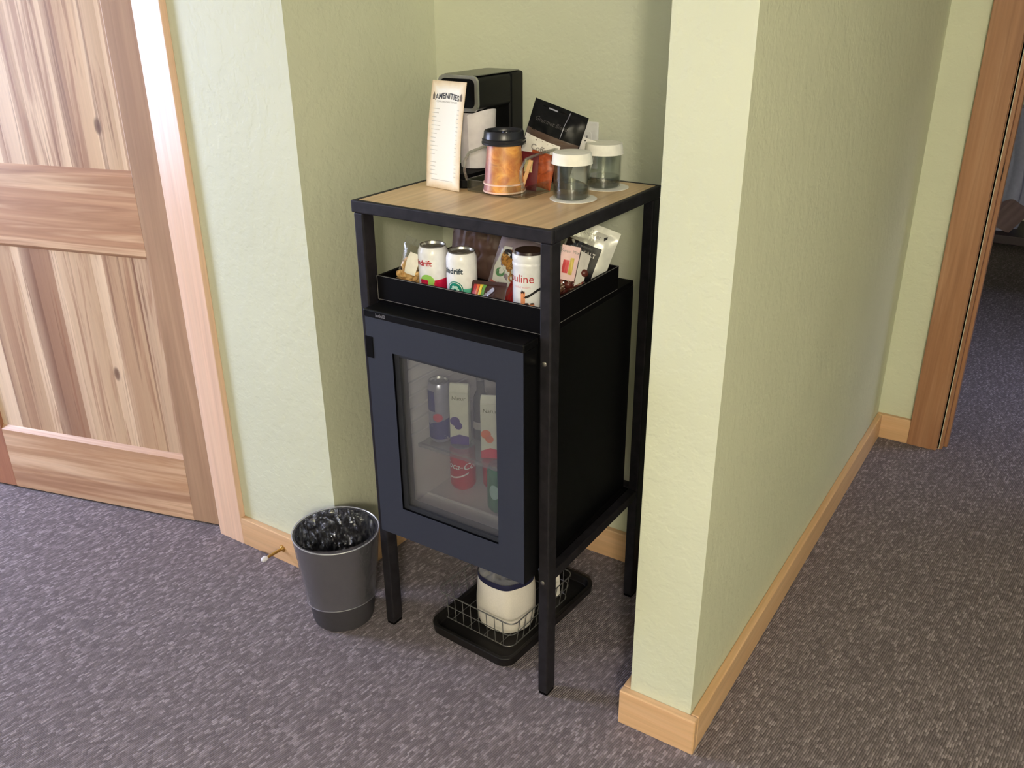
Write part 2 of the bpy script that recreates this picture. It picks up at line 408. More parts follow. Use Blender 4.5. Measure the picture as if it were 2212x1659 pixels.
def circ(x, y, r, n=20, ry=None): return [(x+r*math.cos(2*PI*i/n), y+(ry or r)*math.sin(2*PI*i/n)) for i in range(n)]
def rect(x0, y0, x1, y1, k=4):
    e = []
    for i in range(k): e.append((x0+(x1-x0)*i/k, y0))
    for i in range(k): e.append((x1, y0+(y1-y0)*i/k))
    for i in range(k): e.append((x1-(x1-x0)*i/k, y1))
    for i in range(k): e.append((x0, y1-(y1-y0)*i/k))
    return e

# ================================================================== THE SETTING
WY = .0686; NX = -.7188; NY = .6009; PX0, PX1, PY = .196, .3397, .0386; HY = 1.8147; CH = 2.44
BT, BH = .0193, .0936
struct('floor', MB().box((-3.5, -3.9, -.06), (3.4, 5.2, 0)), CARPET)
struct('ceiling', MB().box((-3.5, -3.9, CH), (3.4, 5.2, CH+.08)), CEIL)
struct('wall_niche_left', MB().box((-1.195, WY, 0), (NX, NY+.12, CH)), WALL)
struct('wall_niche_back', MB().box((NX, NY, 0), (PX0, NY+.12, CH)), WALL)
struct('wall_partition', MB().box((PX0, PY, 0), (PX1, HY, CH)), WALL)
struct('wall_door_side', MB().box((-3.38, WY, 0), (-2.16, WY+.12, CH)).box((-2.16, WY, 2.06), (-1.195, WY+.12, CH)), WALL)
struct('wall_closet', MB().box((-3.3, 1.2, 0), (-1.195, 1.3, CH)), WALL)
struct('wall_hall', MB().box((PX0, HY, 0), (.5645, HY+.12, CH)).box((.5645, HY, 2.06), (1.43, HY+.12, CH)).box((1.43, HY, 0), (3.3, HY+.12, CH)), WALL)
struct('wall_right', MB().box((3.2, -3.7, 0), (3.32, HY, CH)), WALL)
struct('wall_back', MB().box((-3.38, -3.72, 0), (3.32, -3.6, CH)), WALL)
struct('wall_left', MB().box((-3.42, -3.6, 0), (-3.3, -1.6, CH)).box((-3.42, -.64, 0), (-3.3, WY, CH)).box((-3.42, -1.6, 0), (-3.3, -.64, .62)).box((-3.42, -1.6, 2.08), (-3.3, -.64, CH)), WALL)
struct('wall_bedroom_back', MB().box((-.4, 5.0, 0), (3.3, 5.12, CH)), WALL)
struct('wall_bedroom_left', MB().box((-.12, HY+.12, 0), (0, 5.0, CH)), WALL)
struct('wall_bedroom_right', MB().box((3.2, HY+.12, 0), (3.32, 5.0, CH)), WALL)
wf = struct('window_1', MB().box((-3.42, -1.6, .62), (-3.3, -1.55, 2.08)).box((-3.42, -.69, .62), (-3.3, -.64, 2.08)).box((-3.42, -1.55, .62), (-3.3, -.69, .67)).box((-3.42, -1.55, 2.03), (-3.3, -.69, 2.08)), CASING, .003)
struct('window_pane', MB().box((-3.38, -1.55, .67), (-3.374, -.69, 2.03)), PANE, parent=wf)

# baseboards
def bb(name, boxes, mat=PINE):
    m = MB()
    for b in boxes: m.box(*b)
    return struct(name, m, mat, .003)
bb('baseboard_left', [((-1.103, WY-BT, 0), (NX+.0, WY, BH))], PINEK)
bb('baseboard_niche_left', [((NX, WY-BT, 0), (NX+BT, NY, BH))], PINEY)
bb('baseboard_niche_back', [((NX+BT, NY-BT, 0), (PX0-BT, NY, BH))], PINEK)
bb('baseboard_partition_left', [((PX0-BT, PY+.0005, 0), (PX0, NY, BH))], PINEY)
bb('baseboard_partition_front', [((PX0-BT, PY-BT, 0), (PX1+BT, PY, BH))], PINE)
bb('baseboard_partition_right', [((PX1, PY+.0002, 0), (PX1+BT, HY-BT, BH))], PINEY)
bb('baseboard_hall', [((PX1, HY-BT, 0), (.4577, HY, BH))], PINE)

# casings
struct('trim_1', MB().prism([(-1.2104, .049), (-1.1033, .049), (-1.1033, WY), (-1.195, WY), (-1.195, WY+.12), (-1.2104, WY+.12)], 0, 2.14, 'Z'), CASING, .002)
struct('trim_2', MB().prism([(-2.25, .049), (-2.15, .049), (-2.15, WY+.12), (-2.16, WY+.12), (-2.16, WY), (-2.25, WY)], 0, 2.14, 'Z'), CASING, .002)
struct('trim_3', MB().box((-2.15, .049, 2.05), (-1.2104, WY, 2.14)), CASING, .002)
struct('trim_4', MB().prism([(.4577, HY-BT-.001), (.5561, HY-BT-.001), (.5561, HY), (.5745, HY+.001), (.5745, HY+.12), (.5645, HY+.12), (.5645, HY), (.4577, HY)], 0, 2.14, 'Z'), CASINGB, .002)
struct('trim_5', MB().box((.5745, HY+.03, 0), (.587, HY+.072, 2.05)), CASINGB, .002)
struct('trim_6', MB().box((1.42, HY-BT, 0), (1.52, HY, 2.14)), CASINGB, .002)

# ------------------------------------------------------------------ door (ajar)
DW = .92
d = thing('door_1', None, None, (-1.2293, .075, 0), (0, 0, math.radians(14.91))); d['kind'] = 'structure'
MB().box((-.105, 0, .008), (0, .036, 2.035)).build('stile', STILE, d, bevel=.0015)
MB().box((-DW, 0, .008), (-.815, .036, 2.035)).build('stile', STILE2, d, bevel=.0015, label='red-brown stile at the free edge')
def rail(z0, z1, mat, bot, top):
    pts = [(0, z0+(.012 if bot else 0)), (.012, z0), (.026, z0), (.026, z1), (.012, z1), (0, z1-(.014 if top else 0))]
    MB().prism(pts, -.815, -.105, 'X').build('rail', mat, d)
rail(.008, .238, RAIL2, False, True); rail(.855, 1.10, RAIL, True, True); rail(1.9, 2.035, RAIL, True, False)
MB().box((-.815, .012, .236), (-.105, .024, .857)).build('panel', LOWER, d, label='lower panel of upright boards')
MB().box((-.815, .012, 1.098), (-.105, .024, 1.902)).build('panel', UPPER, d, label='upper panel of upright boards')
for z in (.25, 1.05, 1.8):
    MB().lathe([(.006, 0), (.006, .09)], (.004, .004, z), 12, True, True).build('hinge', BRASS, d, smooth=True)

# lock strike in the brown hall casing
tl = thing('strike_plate', 'dark metal strike plate in the brown wooden door frame down the hall', 'strike plate', (.5744, 1.832, .965))
MB().box((0, -.012, 0), (.0015, .012, .055)).build('plate', plain('dark_bronze', (40, 24, 18), .4, .6), tl, bevel=.0006)
MB().box((.0015, -.005, .016), (.0022, .005, .038)).build('latch_hole', INK, tl)

# ceiling lamp (real fixture around the lamp light)
cl = thing('ceiling_lamp', 'round ceiling lamp on a short stem over the room', 'ceiling lamp', (2.0, -3.1, CH))
MB().lathe([(.07, 0), (.07, -.02), (.012, -.03), (.012, -.06)], n=32).build('canopy', BRASS, cl, smooth=True)

# ================================================================== CART
H = 1.1285; W_ = .5; D_ = .48; LG, LD = .0262, .036; HT = .0269
ct = thing('bar_cart', 'tall black steel stand with wood-look top holding the small glass-door fridge', 'stand', (0, 0, 0), (0, 0, -.0084))
RL = LG
fr = MB()
o_ = .003; tw = .030
outer = [(-W_-o_, -o_), (o_, -o_), (o_, D_+o_), (-W_-o_, D_+o_)]
def bar(a, b): return MB().box(a, b)
fr.box((-W_-o_, -o_, H-HT), (o_, .010, H)).box((-W_-o_, D_-.010, H-HT), (o_, D_+o_, H)).box((-W_-o_, .010, H-HT), (-W_+.010, D_-.010, H)).box((-.010, .010, H-HT), (o_, D_-.010, H))
fr.build('top_frame', STEEL, ct, bevel=.003)
MB().box((-W_+.0103, .0103, H-.018), (-.0103, D_-.0103, H-.0005)).build('tabletop', OAK, ct, label='oak-look wooden top')
for x0, y0 in ((-W_, 0), (-LG, 0), (-W_, D_-LD), (-LG, D_-LD)):
    lg = MB().box((x0, y0, .006), (x0+LG, y0+LD, H-HT-.0003)).build('leg', STEEL, ct, bevel=.0035)
    MB().prism(rrect(x0+.001, y0+.001, x0+LG-.001, y0+LD-.001, .004), 0, .006).build('foot', BLACKM, lg)
for x0 in (-W_+.002, -LG+.002):
    MB().box((x0, LD+.0003, .318), (x0+LG-.004, D_-LD-.0003, .344)).build('rail', STEEL, ct, bevel=.002)
MB().box((-W_+LG+.0003, D_-LD+.002, .318), (-LG-.0003, D_-.004, .344)).build('rail', STEEL, ct, bevel=.002)
MB().box((-W_+LG+.0003, LD+.002, .338), (-LG-.0003, D_-LD-.002, .3438)).build('shelf_plate', BLACKM, ct)
for z in (.8554, .3245):
    b_ = MB().lathe([(.0055, 0), (.0055, .0012), (.003, .0028), (0, .0030)], n=20)
    b_.v = [Vector((-.0143+v.x, -v.z, z+v.y)) for v in b_.v]; b_.build('bolt', BOLT, ct, smooth=True)

# ================================================================== FRIDGE
FZ0, FZ1 = .3445, .895
fg = thing('mini_fridge', 'small black fridge with slate-blue framed glass door in the steel stand', 'fridge', (-.23, .2, FZ0))
fx0, fx1 = -.452, -.036
def fb(a, b): return ((a), (b))
b = MB()
b.box((fx0, .0, FZ0), (fx0+.02, .443, FZ1)).box((fx1-.02, .0, FZ0), (fx1, .443, FZ1))
b.box((fx0+.02, .0, FZ0), (fx1-.02, .443, FZ0+.02)).box((fx0+.02, .0, FZ1-.03), (fx1-.02, .443, FZ1)).box((fx0+.02, .40, FZ0+.02), (fx1-.02, .443, FZ1-.03))
b.build('body', BLACK, fg, world=True)
cx0, cx1, cz0, cz1 = -.415, -.068, .376, .84
ln = MB()
ln.box((fx0+.0203, .001, cz0), (cx0, .33, cz1)).box((cx1, .001, cz0), (fx1-.0203, .33, cz1))
ln.box((fx0+.0203, .001, FZ0+.0203), (fx1-.0203, .33, cz0)).box((fx0+.0203, .001, cz1), (fx1-.0203, .33, FZ1-.0303)).box((fx0+.0203, .33, FZ0+.0203), (fx1-.0203, .395, FZ1-.0303))
for i in range(9):   # moulded shelf ribs on both sides
    z = .56+i*.034
    if z < cz1-.01:
        ln.box((cx0-.0005, .01, z), (cx0+.008, .30, z+.005)).box((cx1-.008, .01, z), (cx1+.0005, .30, z+.006))
ln.box((cx0, .098, cz0-.001), (cx1, .104, cz0+.006))
ln.build('liner', FROST, fg, world=True, bevel=.0015)
sh = MB().box((cx0+.004, .07, .5255), (cx1-.004, .078, .5335)).box((cx0+.004, .078, .528), (cx1-.004, .32, .5315))
sh.build('shelf', film('fridge_shelf_glass', (.86, .88, .88), .93, .1, 0, 1, .12), fg, world=True)
MB().box((-.30, .10, cz1-.012), (-.18, .13, cz1)).build('added_lamp_block', WHITEP, fg, world=True)  # made-up housing to go with the added fill light
# door
dx0, dx1, dz0, dz1, dy = -.4345, -.0268, .3491, .895, -.0548
wx0, wx1, wz0, wz1 = -.3637, -.0944, .4300, .8225
dr = MB()
for a, b_ in (((dx0, dy, dz0), (wx0, -.008, dz1)), ((wx1, dy, dz0), (dx1, -.008, dz1)), ((wx0, dy, dz0), (wx1, -.008, wz0)), ((wx0, dy, wz1), (wx1, -.008, dz1))):
    dr.box(a, b_)
door = dr.build('door', BLACK, fg, world=True)
fc = MB()
e_ = .0006
for a, b_ in (((dx0, dy-e_, dz0), (wx0, dy+.003, dz1)), ((wx1, dy-e_, dz0), (dx1-.002, dy+.003, dz1)), ((wx0, dy-e_, dz0), (wx1, dy+.003, wz0)), ((wx0, dy-e_, wz1), (wx1, dy+.003, dz1))):
    fc.box(a, b_)
fc.build('door_face', SLATE, door, world=True)
MB().box((dx0-.002, dy-.003, dz1), (dx1+.001, -.004, dz1+.018)).build('top_cap', BLACK, door, world=True, bevel=.003)
gk = MB(); gw = .013
for a, b_ in (((wx0, dy+.006, wz0), (wx0+gw, dy+.012, wz1)), ((wx1-.004, dy+.006, wz0), (wx1, dy+.012, wz1)), ((wx0+gw, dy+.006, wz0), (wx1-.004, dy+.012, wz0+gw*.8)), ((wx0+gw, dy+.006, wz1-.008), (wx1-.004, dy+.012, wz1))):
    gk.box(a, b_)
gk.build('gasket', SLATED, door, world=True)
MB().box((wx0+.001, dy+.0125, wz0+.001), (wx1-.001, dy+.0165, wz1-.001)).build('pane', DGLASS, door, world=True, label='hazy glass pane')
MB().box((dx0-.003, dy+.002, dz1-.095), (dx0+.010, -.008, dz1-.045)).box((dx0-.003, dy-.0022, dz1-.095), (dx0+.018, dy+.004, dz1-.045)).build('hinge_block', BLACKM, door, world=True, bevel=.001)
text('logo', 'indelB', .011, ALU, door, lambda x, y: INV[fg.name] @ Vector((-.388+x, dy-.0036, dz1+.0085+y)), .0002)
il = area('fridge_fill_light', (-.24, .12, cz1-.016), (-.24, .12, 0), .10, .03, (1, .97, .93), .05)  # fill light added to brighten the fridge inside, no known lamp there

# ------------------------------------------------------------------ wrapped prints on round things
def cyl(R, ang, z=0, off=.0004, c=(0, 0)):
    """ang: direction the print faces, radians from -Y towards +X"""
    def f(x, y):
        a = ang+x/R; r = R+off
        return (c[0]+r*math.sin(a), c[1]-r*math.cos(a), z+y)
    return f
CAMANG = .58
def can(name, label, loc, body_mat, R=.033, Ht=.122, group=None, neck=.0280):
    t = thing(name, label, 'can', loc, (0, 0, 0), group)
    s = Ht
    MB().lathe([(R*.70, .0), (R*.80, .001), (R*.97, .009), (R, .014), (R, s-.017), (R*.975, s-.012), (neck+.001, s-.005), (neck, s-.003)], n=48, cap0=True).build('body', body_mat, t, smooth=True)
    MB().lathe([(neck, s-.0035), (neck+.0012, s-.001), (neck, s), (neck-.0015, s-.001), (neck-.003, s-.006), (0, s-.006)], n=40).build('lid', ALU, t, smooth=True, weld=True)
    tb = MB().prism(rrect(-.007, -.009, .007, .010, .006), s-.0045, s-.0032); tb.build('pull_tab', ALU, t)
    return t
c1 = can('drink_can', 'white and raspberry-red can at the left of the black snack tray', (-.3519, .0861, .9115), CANW)
f = cyl(.033, CAMANG-.42)
text('brand_lettering', 'spindrift', .0170, REDT, c1, lambda x, y: f(x-.015, y+.086), .0005)
f2 = cyl(.033, CAMANG-.30)
print_('lime_print', GREEN, c1, lambda x, y: f2(x, y), [circ(-.003, .044, .0175, 24)])
f3 = cyl(.033, CAMANG-.30, off=.0007)
print_('berry_print', RED, c1, lambda x, y: f3(x, y), [circ(-.010+dx_, .040+dy_, .0042, 10) for dx_ in (-.006, 0, .006) for dy_ in (-.008, -.001, .006)])
f = cyl(.033, CAMANG+.62)
print_('red_band', RED, c1, f, [[(-.022, .014)]+[(-.022+.042*i/8, .014) for i in range(1, 9)]+[(.020-.042*i/8, .052-.0004*i) for i in range(0, 9)]])
c2 = can('drink_can', 'white and teal can between the red-and-white can and the nut bag', (-.2701, .0797, .9115), CANW)
f = cyl(.033, CAMANG-.40)
text('brand_lettering', 'spindrift', .0170, NAVYT, c2, lambda x, y: f(x-.011, y+.083), .0005)
f2 = cyl(.033, CAMANG-.40); f3 = cyl(.033, CAMANG-.40, off=.0007); f4 = cyl(.033, CAMANG-.40, off=.0010)
print_('lime_slice_print', DTEAL, c2, f2, [circ(-.001, .043, .0185, 28)])
print_('lime_slice_ring', CANW, c2, f3, [circ(-.001, .043, .0165, 28)])
print_('lime_slice_flesh', DTEAL, c2, f4, [circ(-.001, .043, .0150, 28)])
f5 = cyl(.033, CAMANG-.40, off=.0013)
print_('lime_slice_segments', plain('pale_mint_print', (196, 232, 218), .4), c2, f5, [circ(-.001+.0065*math.cos(k*PI/3), .043+.0065*math.sin(k*PI/3), .0036, 10) for k in range(6)])
f = cyl(.033, CAMANG+.60)
print_('teal_band', TEAL, c2, f, [[(-.028+.052*i/8, .014) for i in range(0, 9)]+[(.024-.052*i/8, .048-.0012*i+.0004*i*i*.3) for i in range(0, 9)]])

# wafer tin
tn = thing('wafer_tin', 'tall white tin with dark lid at the front right of the black snack tray', 'tin', (-.102, .083, .9115))
TR, TH = .0335, .142
MB().lathe([(TR, 0), (TR, TH-.026), (TR+.0008, TH-.024), (TR+.0008, TH-.020), (TR-.0006, TH-.018), (TR+.0008, TH-.014), (TR+.0008, TH-.004), (TR-.001, TH-.001), (TR-.004, TH-.001)], n=56, cap0=True).build('body', CANW, tn, smooth=True)
MB().lathe([(TR-.004, TH-.001), (TR-.005, TH+.004), (0, TH+.0045)], n=40).build('lid', plain('dark_brown_plastic_lid', (44, 26, 24), .35), tn, smooth=True, weld=True)
f = cyl(TR, CAMANG-.22)
text('brand_lettering', 'Pirouline', .024, REDT, tn, lambda x, y: f(x-.026, y+.093), 0)
text('small_print', 'rolled wafers', .0066, plain('faded_red_print', (220, 160, 170), .5), tn, lambda x, y: f(x-.008, y+.076))
f = cyl(TR, CAMANG+.25)
rib = [(-.020+.050*i/14, .060+.008*math.sin((i/14-.35)*4.0)) for i in range(15)]
print_('ribbon_print', INK, tn, f, [[rib[i], rib[i+1], (rib[i+1][0], rib[i+1][1]+.0058), (rib[i][0], rib[i][1]+.0058)] for i in range(14)])
print_('ribbon_tail', INK, tn, f, [[(-.026, .062), (-.020, .060), (-.018, .070), (-.021, .067), (-.024, .072)]])
f = cyl(TR, CAMANG+.05)
waf = [(-.020, .030, .036), (-.009, .016, .018), (-.001, .012, .030), (-.012, .030, .012), (.022, .004, .026), (.010, .004, .008), (-.024, .006, .022)]
fo = cyl(TR, CAMANG+.05, off=.0008)
for x, y, h_ in waf:
    wpn = print_('wafer_print', PEACH, tn, f, [rect(x, y, x+.0095, y+h_)])
    print_('wafer_tip', DBROWN, wpn, fo, [circ(x+.00475, y+h_, .0047, 12, .0019)])

# ================================================================== SNACK TRAY on fridge top
TZ = .908
st = thing('snack_tray', 'black open tray with pale worn edges holding cans and snack bags', 'tray', (-.245, .19, TZ))
X0, X1, Y0, Y1, TT = -.4595, -.0365, .020, .362, .0545
MB().box((X0, Y0, TZ), (X1, Y1, TZ+.003)).build('base', BLACKM, st, world=True)
for a, b_ in (((X0, Y0, TZ+.003), (X1, Y0+.006, TZ+TT)), ((X0, Y1-.006, TZ+.003), (X1, Y1, TZ+TT)), ((X0, Y0+.006, TZ+.003), (X0+.006, Y1-.006, TZ+TT)), ((X1-.006, Y0+.006, TZ+.003), (X1, Y1-.006, TZ+TT))):
    MB().box(a, b_).build('side_wall', BLACKM, st, world=True)
eg = MB()
for a, b_ in (((X0, Y0, TZ), (X1, Y0, TZ)), ((X1, Y0, TZ), (X1, Y1, TZ)), ((X0, Y0, TZ+TT), (X1, Y0, TZ+TT)), ((X0, Y0, TZ), (X0, Y0, TZ+TT)), ((X1, Y0, TZ+TT), (X1, Y1, TZ+TT))):
    eg.tube([a, b_], .0007, 6)
eg.build('worn_edge', EDGE, st, world=True, label='pale worn edge')
# black shelf under the tray and fridge top extension
MB().box((fx0, .005, FZ1+.0003), (fx1, .44, TZ-.0003)).build('top_panel', BLACKM, fg, world=True)

# ------------------------------------------------------------------ pouches
def pouch_fn(w, h, t, seed, wr=.25, top=.08, bend=0, taper=0):
    def f(u, v, side=-1, off=0):
        pu = max(0, 1-abs(2*u-1)**2.6); vv = min(1, v/(1-top)) if v < 1-top else 1
        pv = max(0, 1-abs(2*vv-1)**3.0)
        th = t*.5*(pu**.8)*(pv**.7)
        n_ = noise.noise(Vector((u*w*45, v*h*45, seed*7.3+side)))*.6+noise.noise(Vector((u*w*110, v*h*60, seed*3.3+side)))*.4
        y = side*(th+off)+n_*wr*.012*(.35+pu*pv)
        ww = w*(1-.07*(pu**.5)*(pv**.5)*1-taper*v)
        return (( u-.5)*ww, y+bend*(v*h)**2, v*h)
    return f
def pouch(parent, name, w, h, t, mat, seed=0, wr=.25, top=.08, nu=26, nv=30, bend=0, taper=0, saw=False):
    f = pouch_fn(w, h, t, seed, wr, top, bend, taper)
    mb = MB().grid(lambda u, v: f(u, v, -1), nu, nv).grid(lambda u, v: f(u, v, 1), nu, nv)
    ob = mb.build(name, mat, parent, smooth=True, weld=True)
    return ob, f
def onp(f, w, h, off=.0012):
    return lambda x, y: f(min(1, max(0, x/w+.5)), min(1, max(0, y/h)), -1, off)

TF = TZ+.0035
# clear bag of crackers at the left
g1 = thing('cracker_bag', 'clear bag of pale crackers at the far left of the snack tray', 'snack bag', (-.419, .070, TF+.009), (math.radians(-8), math.radians(14), math.radians(4)))
pouch(g1, 'wrapper', .066, .120, .036, CLEARBAG, 3, .5, .15)
nb = MB(); rr = random.Random(2)
def blob(mb, x, y, z, r, sx=1, sz=1, rnd=rr):
    th = rnd.random()*PI
    vs = []; fs = []; n, m = 8, 5
    for j in range(m+1):
        p = PI*j/m
        for i in range(n):
            q = 2*PI*i/n; a, b_, c_ = math.sin(p)*math.cos(q)*sx, math.sin(p)*math.sin(q), math.cos(p)*sz
            a, c_ = a*math.cos(th)-c_*math.sin(th), a*math.sin(th)+c_*math.cos(th)
            vs.append((x+r*a, y+r*b_, z+r*c_))
    for j in range(m):
        for i in range(n): fs.append((j*n+i, j*n+(i+1) % n, (j+1)*n+(i+1) % n, (j+1)*n+i))
    mb.add(vs, fs)
for i in range(60): blob(nb, rr.uniform(-.024, .024), rr.uniform(-.011, .011), rr.uniform(.008, .066), rr.uniform(.006, .0095), 1.3, .8)
nb.build('cracker_pieces', NUT, g1, smooth=True, kind='stuff')
f = pouch_fn(.066, .120, .036, 3, .5, .15)
print_('paper_label', WHITEPAP, g1, onp(f, .066, .12, .002), [rect(-.006, .045, .022, .092)])

# brown kraft bags at the back
for i, (x, y, rz, tl_, lab) in enumerate([(-.343, .225, .15, -.10, 'brown film snack bag standing behind the two white cans'), (-.215, .245, -.1, -.16, 'dark maroon snack bag leaning behind the nut bag at the back of the tray')]):
    g = thing('snack_bag', lab, 'snack bag', (x, y, TF+.011), (math.radians(-9), math.radians(4+6*i), rz))
    wr_, f = pouch(g, 'wrapper', .13, .158-.01*i, .04, BROWNP if i == 0 else plain('maroon_brown_film', (94, 58, 62), .5, 0, .3), 10+i, .6, .12)
    text('lettering', 'Gourmet Snacks' if i == 0 else 'Chocolate', .011, INK if i == 0 else plain('dull_gold_ink', (130, 92, 84), .5), g, (lambda F, hh: lambda x, y: onp(F, .13, hh, .0018)(x, y+hh-.022))(f, .158-.01*i), .0002)
    if i == 0: print_('clear_corner', plain('grey_green_film', (96, 96, 78), .3), g, onp(f, .13, .158, .0015), [rect(-.063, .11, -.045, .155)])

# nut bag with a round nut face print
g = thing('nut_bag', 'clear-fronted bag of mixed nuts between the teal can and the white tin', 'snack bag', (-.196, .135, TF+.010), (math.radians(-22), math.radians(10), math.radians(6)))
wr_, f = pouch(g, 'wrapper', .104, .150, .036, plain('lilac_grey_film', (150, 138, 150), .25, .1), 21, .5, .1)
F = onp(f, .104, .150, .0014); F2 = onp(f, .104, .150, .0020); F3 = onp(f, .104, .150, .0026)
print_('window_print', plain('pale_window_film', (206, 208, 204), .3), g, F, [[(-.040, .030), (.0, .026), (.042, .026), (.046, .07), (.036, .108), (0, .112), (-.034, .108), (-.046, .06)]])
print_('nut_print', COOKIE, g, F2, [circ(-.016, .086, .018, 14, .019), circ(.010, .094, .013, 12), circ(.018, .062, .020, 14, .021), circ(.030, .088, .013, 12), circ(-.002, .070, .013, 10), circ(.008, .048, .010, 10)])
print_('dark_print', INK, g, F3, [circ(-.020, .098, .010, 12, .006), circ(-.006, .092, .008, 12, .005), circ(.028, .082, .007, 10, .0045)])
print_('green_print', plain('leaf_green_print', (86, 134, 92), .5), g, F2, [circ(-.026, .052, .013, 10, .010)])
print_('red_strip', plain('dusty_red_print', (176, 92, 84), .5), g, F2, [[(-.044, .018), (.0, .012), (.0, .020), (-.044, .032)]])

# candy packet at the front
g = thing('candy_packet', 'dark candy packet with rainbow stripes lying at the front of the tray', 'candy packet', (-.190, .050, TF+.003), (math.radians(-24), math.radians(-4), math.radians(4)))
wr_, f = pouch(g, 'wrapper', .085, .068, .014, DBROWN, 31, .3, .1)
F = onp(f, .085, .068, .001)
for j, (m, nm) in enumerate(((REDT, 'red'), (ORNG, 'orange'), (YELL, 'yellow'), (plain('leaf_green', (96, 150, 70), .4), 'green'))):
    print_(nm+'_stripe', m, g, F, [[(-.040+j*.008, .030), (-.032+j*.008, .030), (-.028+j*.008, .060), (-.036+j*.008, .060)]])
print_('silver_scallops', SILV, g, onp(f, .085, .068, .0015), [circ(-.004+k*.0045, .034+k*.004, .005, 10) for k in range(5)])
g = thing('candy_packet', 'glossy red candy packet lying beside the white tin in the tray', 'candy packet', (-.160, .090, TF+.003), (math.radians(-30), math.radians(6), math.radians(-12)))
pouch(g, 'wrapper', .05, .062, .016, plain('glossy_red_film', (150, 34, 34), .2), 33, .5, .1)

# candy bag with pink label, seen through the right side
g = thing('candy_bag', 'clear bag of candies with pink and yellow label behind the front right leg', 'candy bag', (-.092, .190, TF+.012), (math.radians(-10), math.radians(12), math.radians(34)))
pouch(g, 'wrapper', .100, .160, .042, CLEARBAG, 41, .7, .14)
nb = MB()
for i in range(60): blob(nb, rr.uniform(-.040, .040), rr.uniform(-.012, .012), rr.uniform(.006, .07), rr.uniform(.006, .010), 1.2, 1)
nb.build('candy_pieces', CANDY, g, smooth=True, kind='stuff')
f = pouch_fn(.100, .160, .042, 41, .7, .14)
F = onp(f, .100, .16, .002)
lb = print_('paper_label', PINKP, g, F, [rect(-.020, .045, .022, .118)])
F = onp(f, .100, .16, .0030)
print_('red_print', plain('soft_red_print', (206, 70, 74), .5), g, F, [rect(-.012, .060, .002, .088)])
print_('yellow_print', plain('soft_yellow_print', (214, 190, 96), .5), g, F, [rect(.003, .058, .012, .094)])
text('lettering', 'Sweet Mix', .0095, GREYINK, g, lambda x, y: F(x, y+.106))
print_('paper_flap', plain('grey_white_paper', (206, 202, 196), .6), g, F, [[(.024, .035), (.044, .050), (.048, .104), (.024, .112)]])

# sea salt pouch
g = thing('popcorn_pouch', 'white and black pouch with white lettering at the back right of the tray', 'snack pouch', (-.108, .292, TF+.018), (math.radians(-12), math.radians(17), math.radians(14)))
wr_, f = pouch(g, 'wrapper', .112, .138, .030, plain('white_foil_film', (222, 222, 212), .3, .1), 51, .25, .1)
F = onp(f, .118, .15, .0014); F2 = onp(f, .118, .15, .0022)
print_('black_panel', plain('glossy_black_print', (20, 18, 24), .3), g, F, [rect(-.056, .012, .034, .100)])
text('lettering', 'SEA SALT', .0145, WHITEPAP, g, lambda x, y: F2(x-.004, y+.078), .0002)
text('small_print', 'popcorn', .0085, GREYINK, g, lambda x, y: F2(x-.004, y+.092))
text('script_lettering', 'Gourmet', .013, GREYINK, g, lambda x, y: F(x-.006, y+.124), shear=.3)
print_('leaf_emblem', INK, g, F, [[(.030, .120), (.036, .126), (.034, .132), (.027, .127)]])
print_('blue_print', plain('sky_blue_print', (90, 150, 214), .4), g, F2, [circ(-.024, .040, .016, 14, .014)])

# ================================================================== ON TOP OF THE STAND
# menu card
mc = thing('menu_card', 'tall narrow cream menu card leaning on the coffee maker', 'menu card', (-.398, .190, H+.0005), (math.radians(-8.5), 0, math.radians(-8)))
def cardf(x, y, off=0):
    b_ = .006*math.sin(PI*min(1, max(0, y/.232))); return (x, -b_-off, y)
mb = MB().grid(lambda u, v: cardf((u-.5)*.103, v*.230), 6, 16).grid(lambda u, v: cardf((u-.5)*.103, v*.230, -.0012), 6, 16)
mb.build('card', MENU, mc, smooth=True)
text('title', 'AMENITIES', .0145, INK, mc, lambda x, y: cardf(x*1.05, y*1.15+.1955+.006*(1-(x/.04)**2)-.003, .0006), .0003)
text('subtitle', 'COMPLIMENTARY SNACKS', .0052, GREYINK, mc, lambda x, y: cardf(x, y+.184+.002, .0006))
for s_ in (-1, 1):
    print_('ornament', plain('brown_grey_ink', (110, 98, 84), .6), mc, lambda x, y: cardf(x, y, .0006), [[(s_*.041-.003, .190), (s_*.041+.003, .190), (s_*.041+.0035, .199), (s_*.041, .206), (s_*.041-.0035, .199)]])
ln_ = []
for i in range(17):
    y = .170-i*.0088; w1 = rr.uniform(.010, .028)
    if i in (12, ): continue
    ln_.append(rect(-.041, y, -.041+w1, y+.0012, 2)); ln_.append(rect(.034, y, .040, y+.0012, 2))
ln_.append(rect(-.036, .018, .030, .0192, 2))
print_('price_lines', GREYINK2, mc, lambda x, y: cardf(x, y, .0006), ln_)

# coffee maker
cmk = thing('coffee_maker', 'black single-cup coffee maker with silver-rimmed front behind the menu card', 'coffee maker', (-.403, .36, H))
mx0, mx1, my0, my1, mt = -.456, -.350, .268, .456, 1.364
hd = MB().prism([(x, z) for x, z in rrect(mx0, 1.290, mx1, mt, .014, 4)], my0, .40, 'Y')
hd.build('head', BLACK, cmk, world=True, bevel=.002, smooth=True)
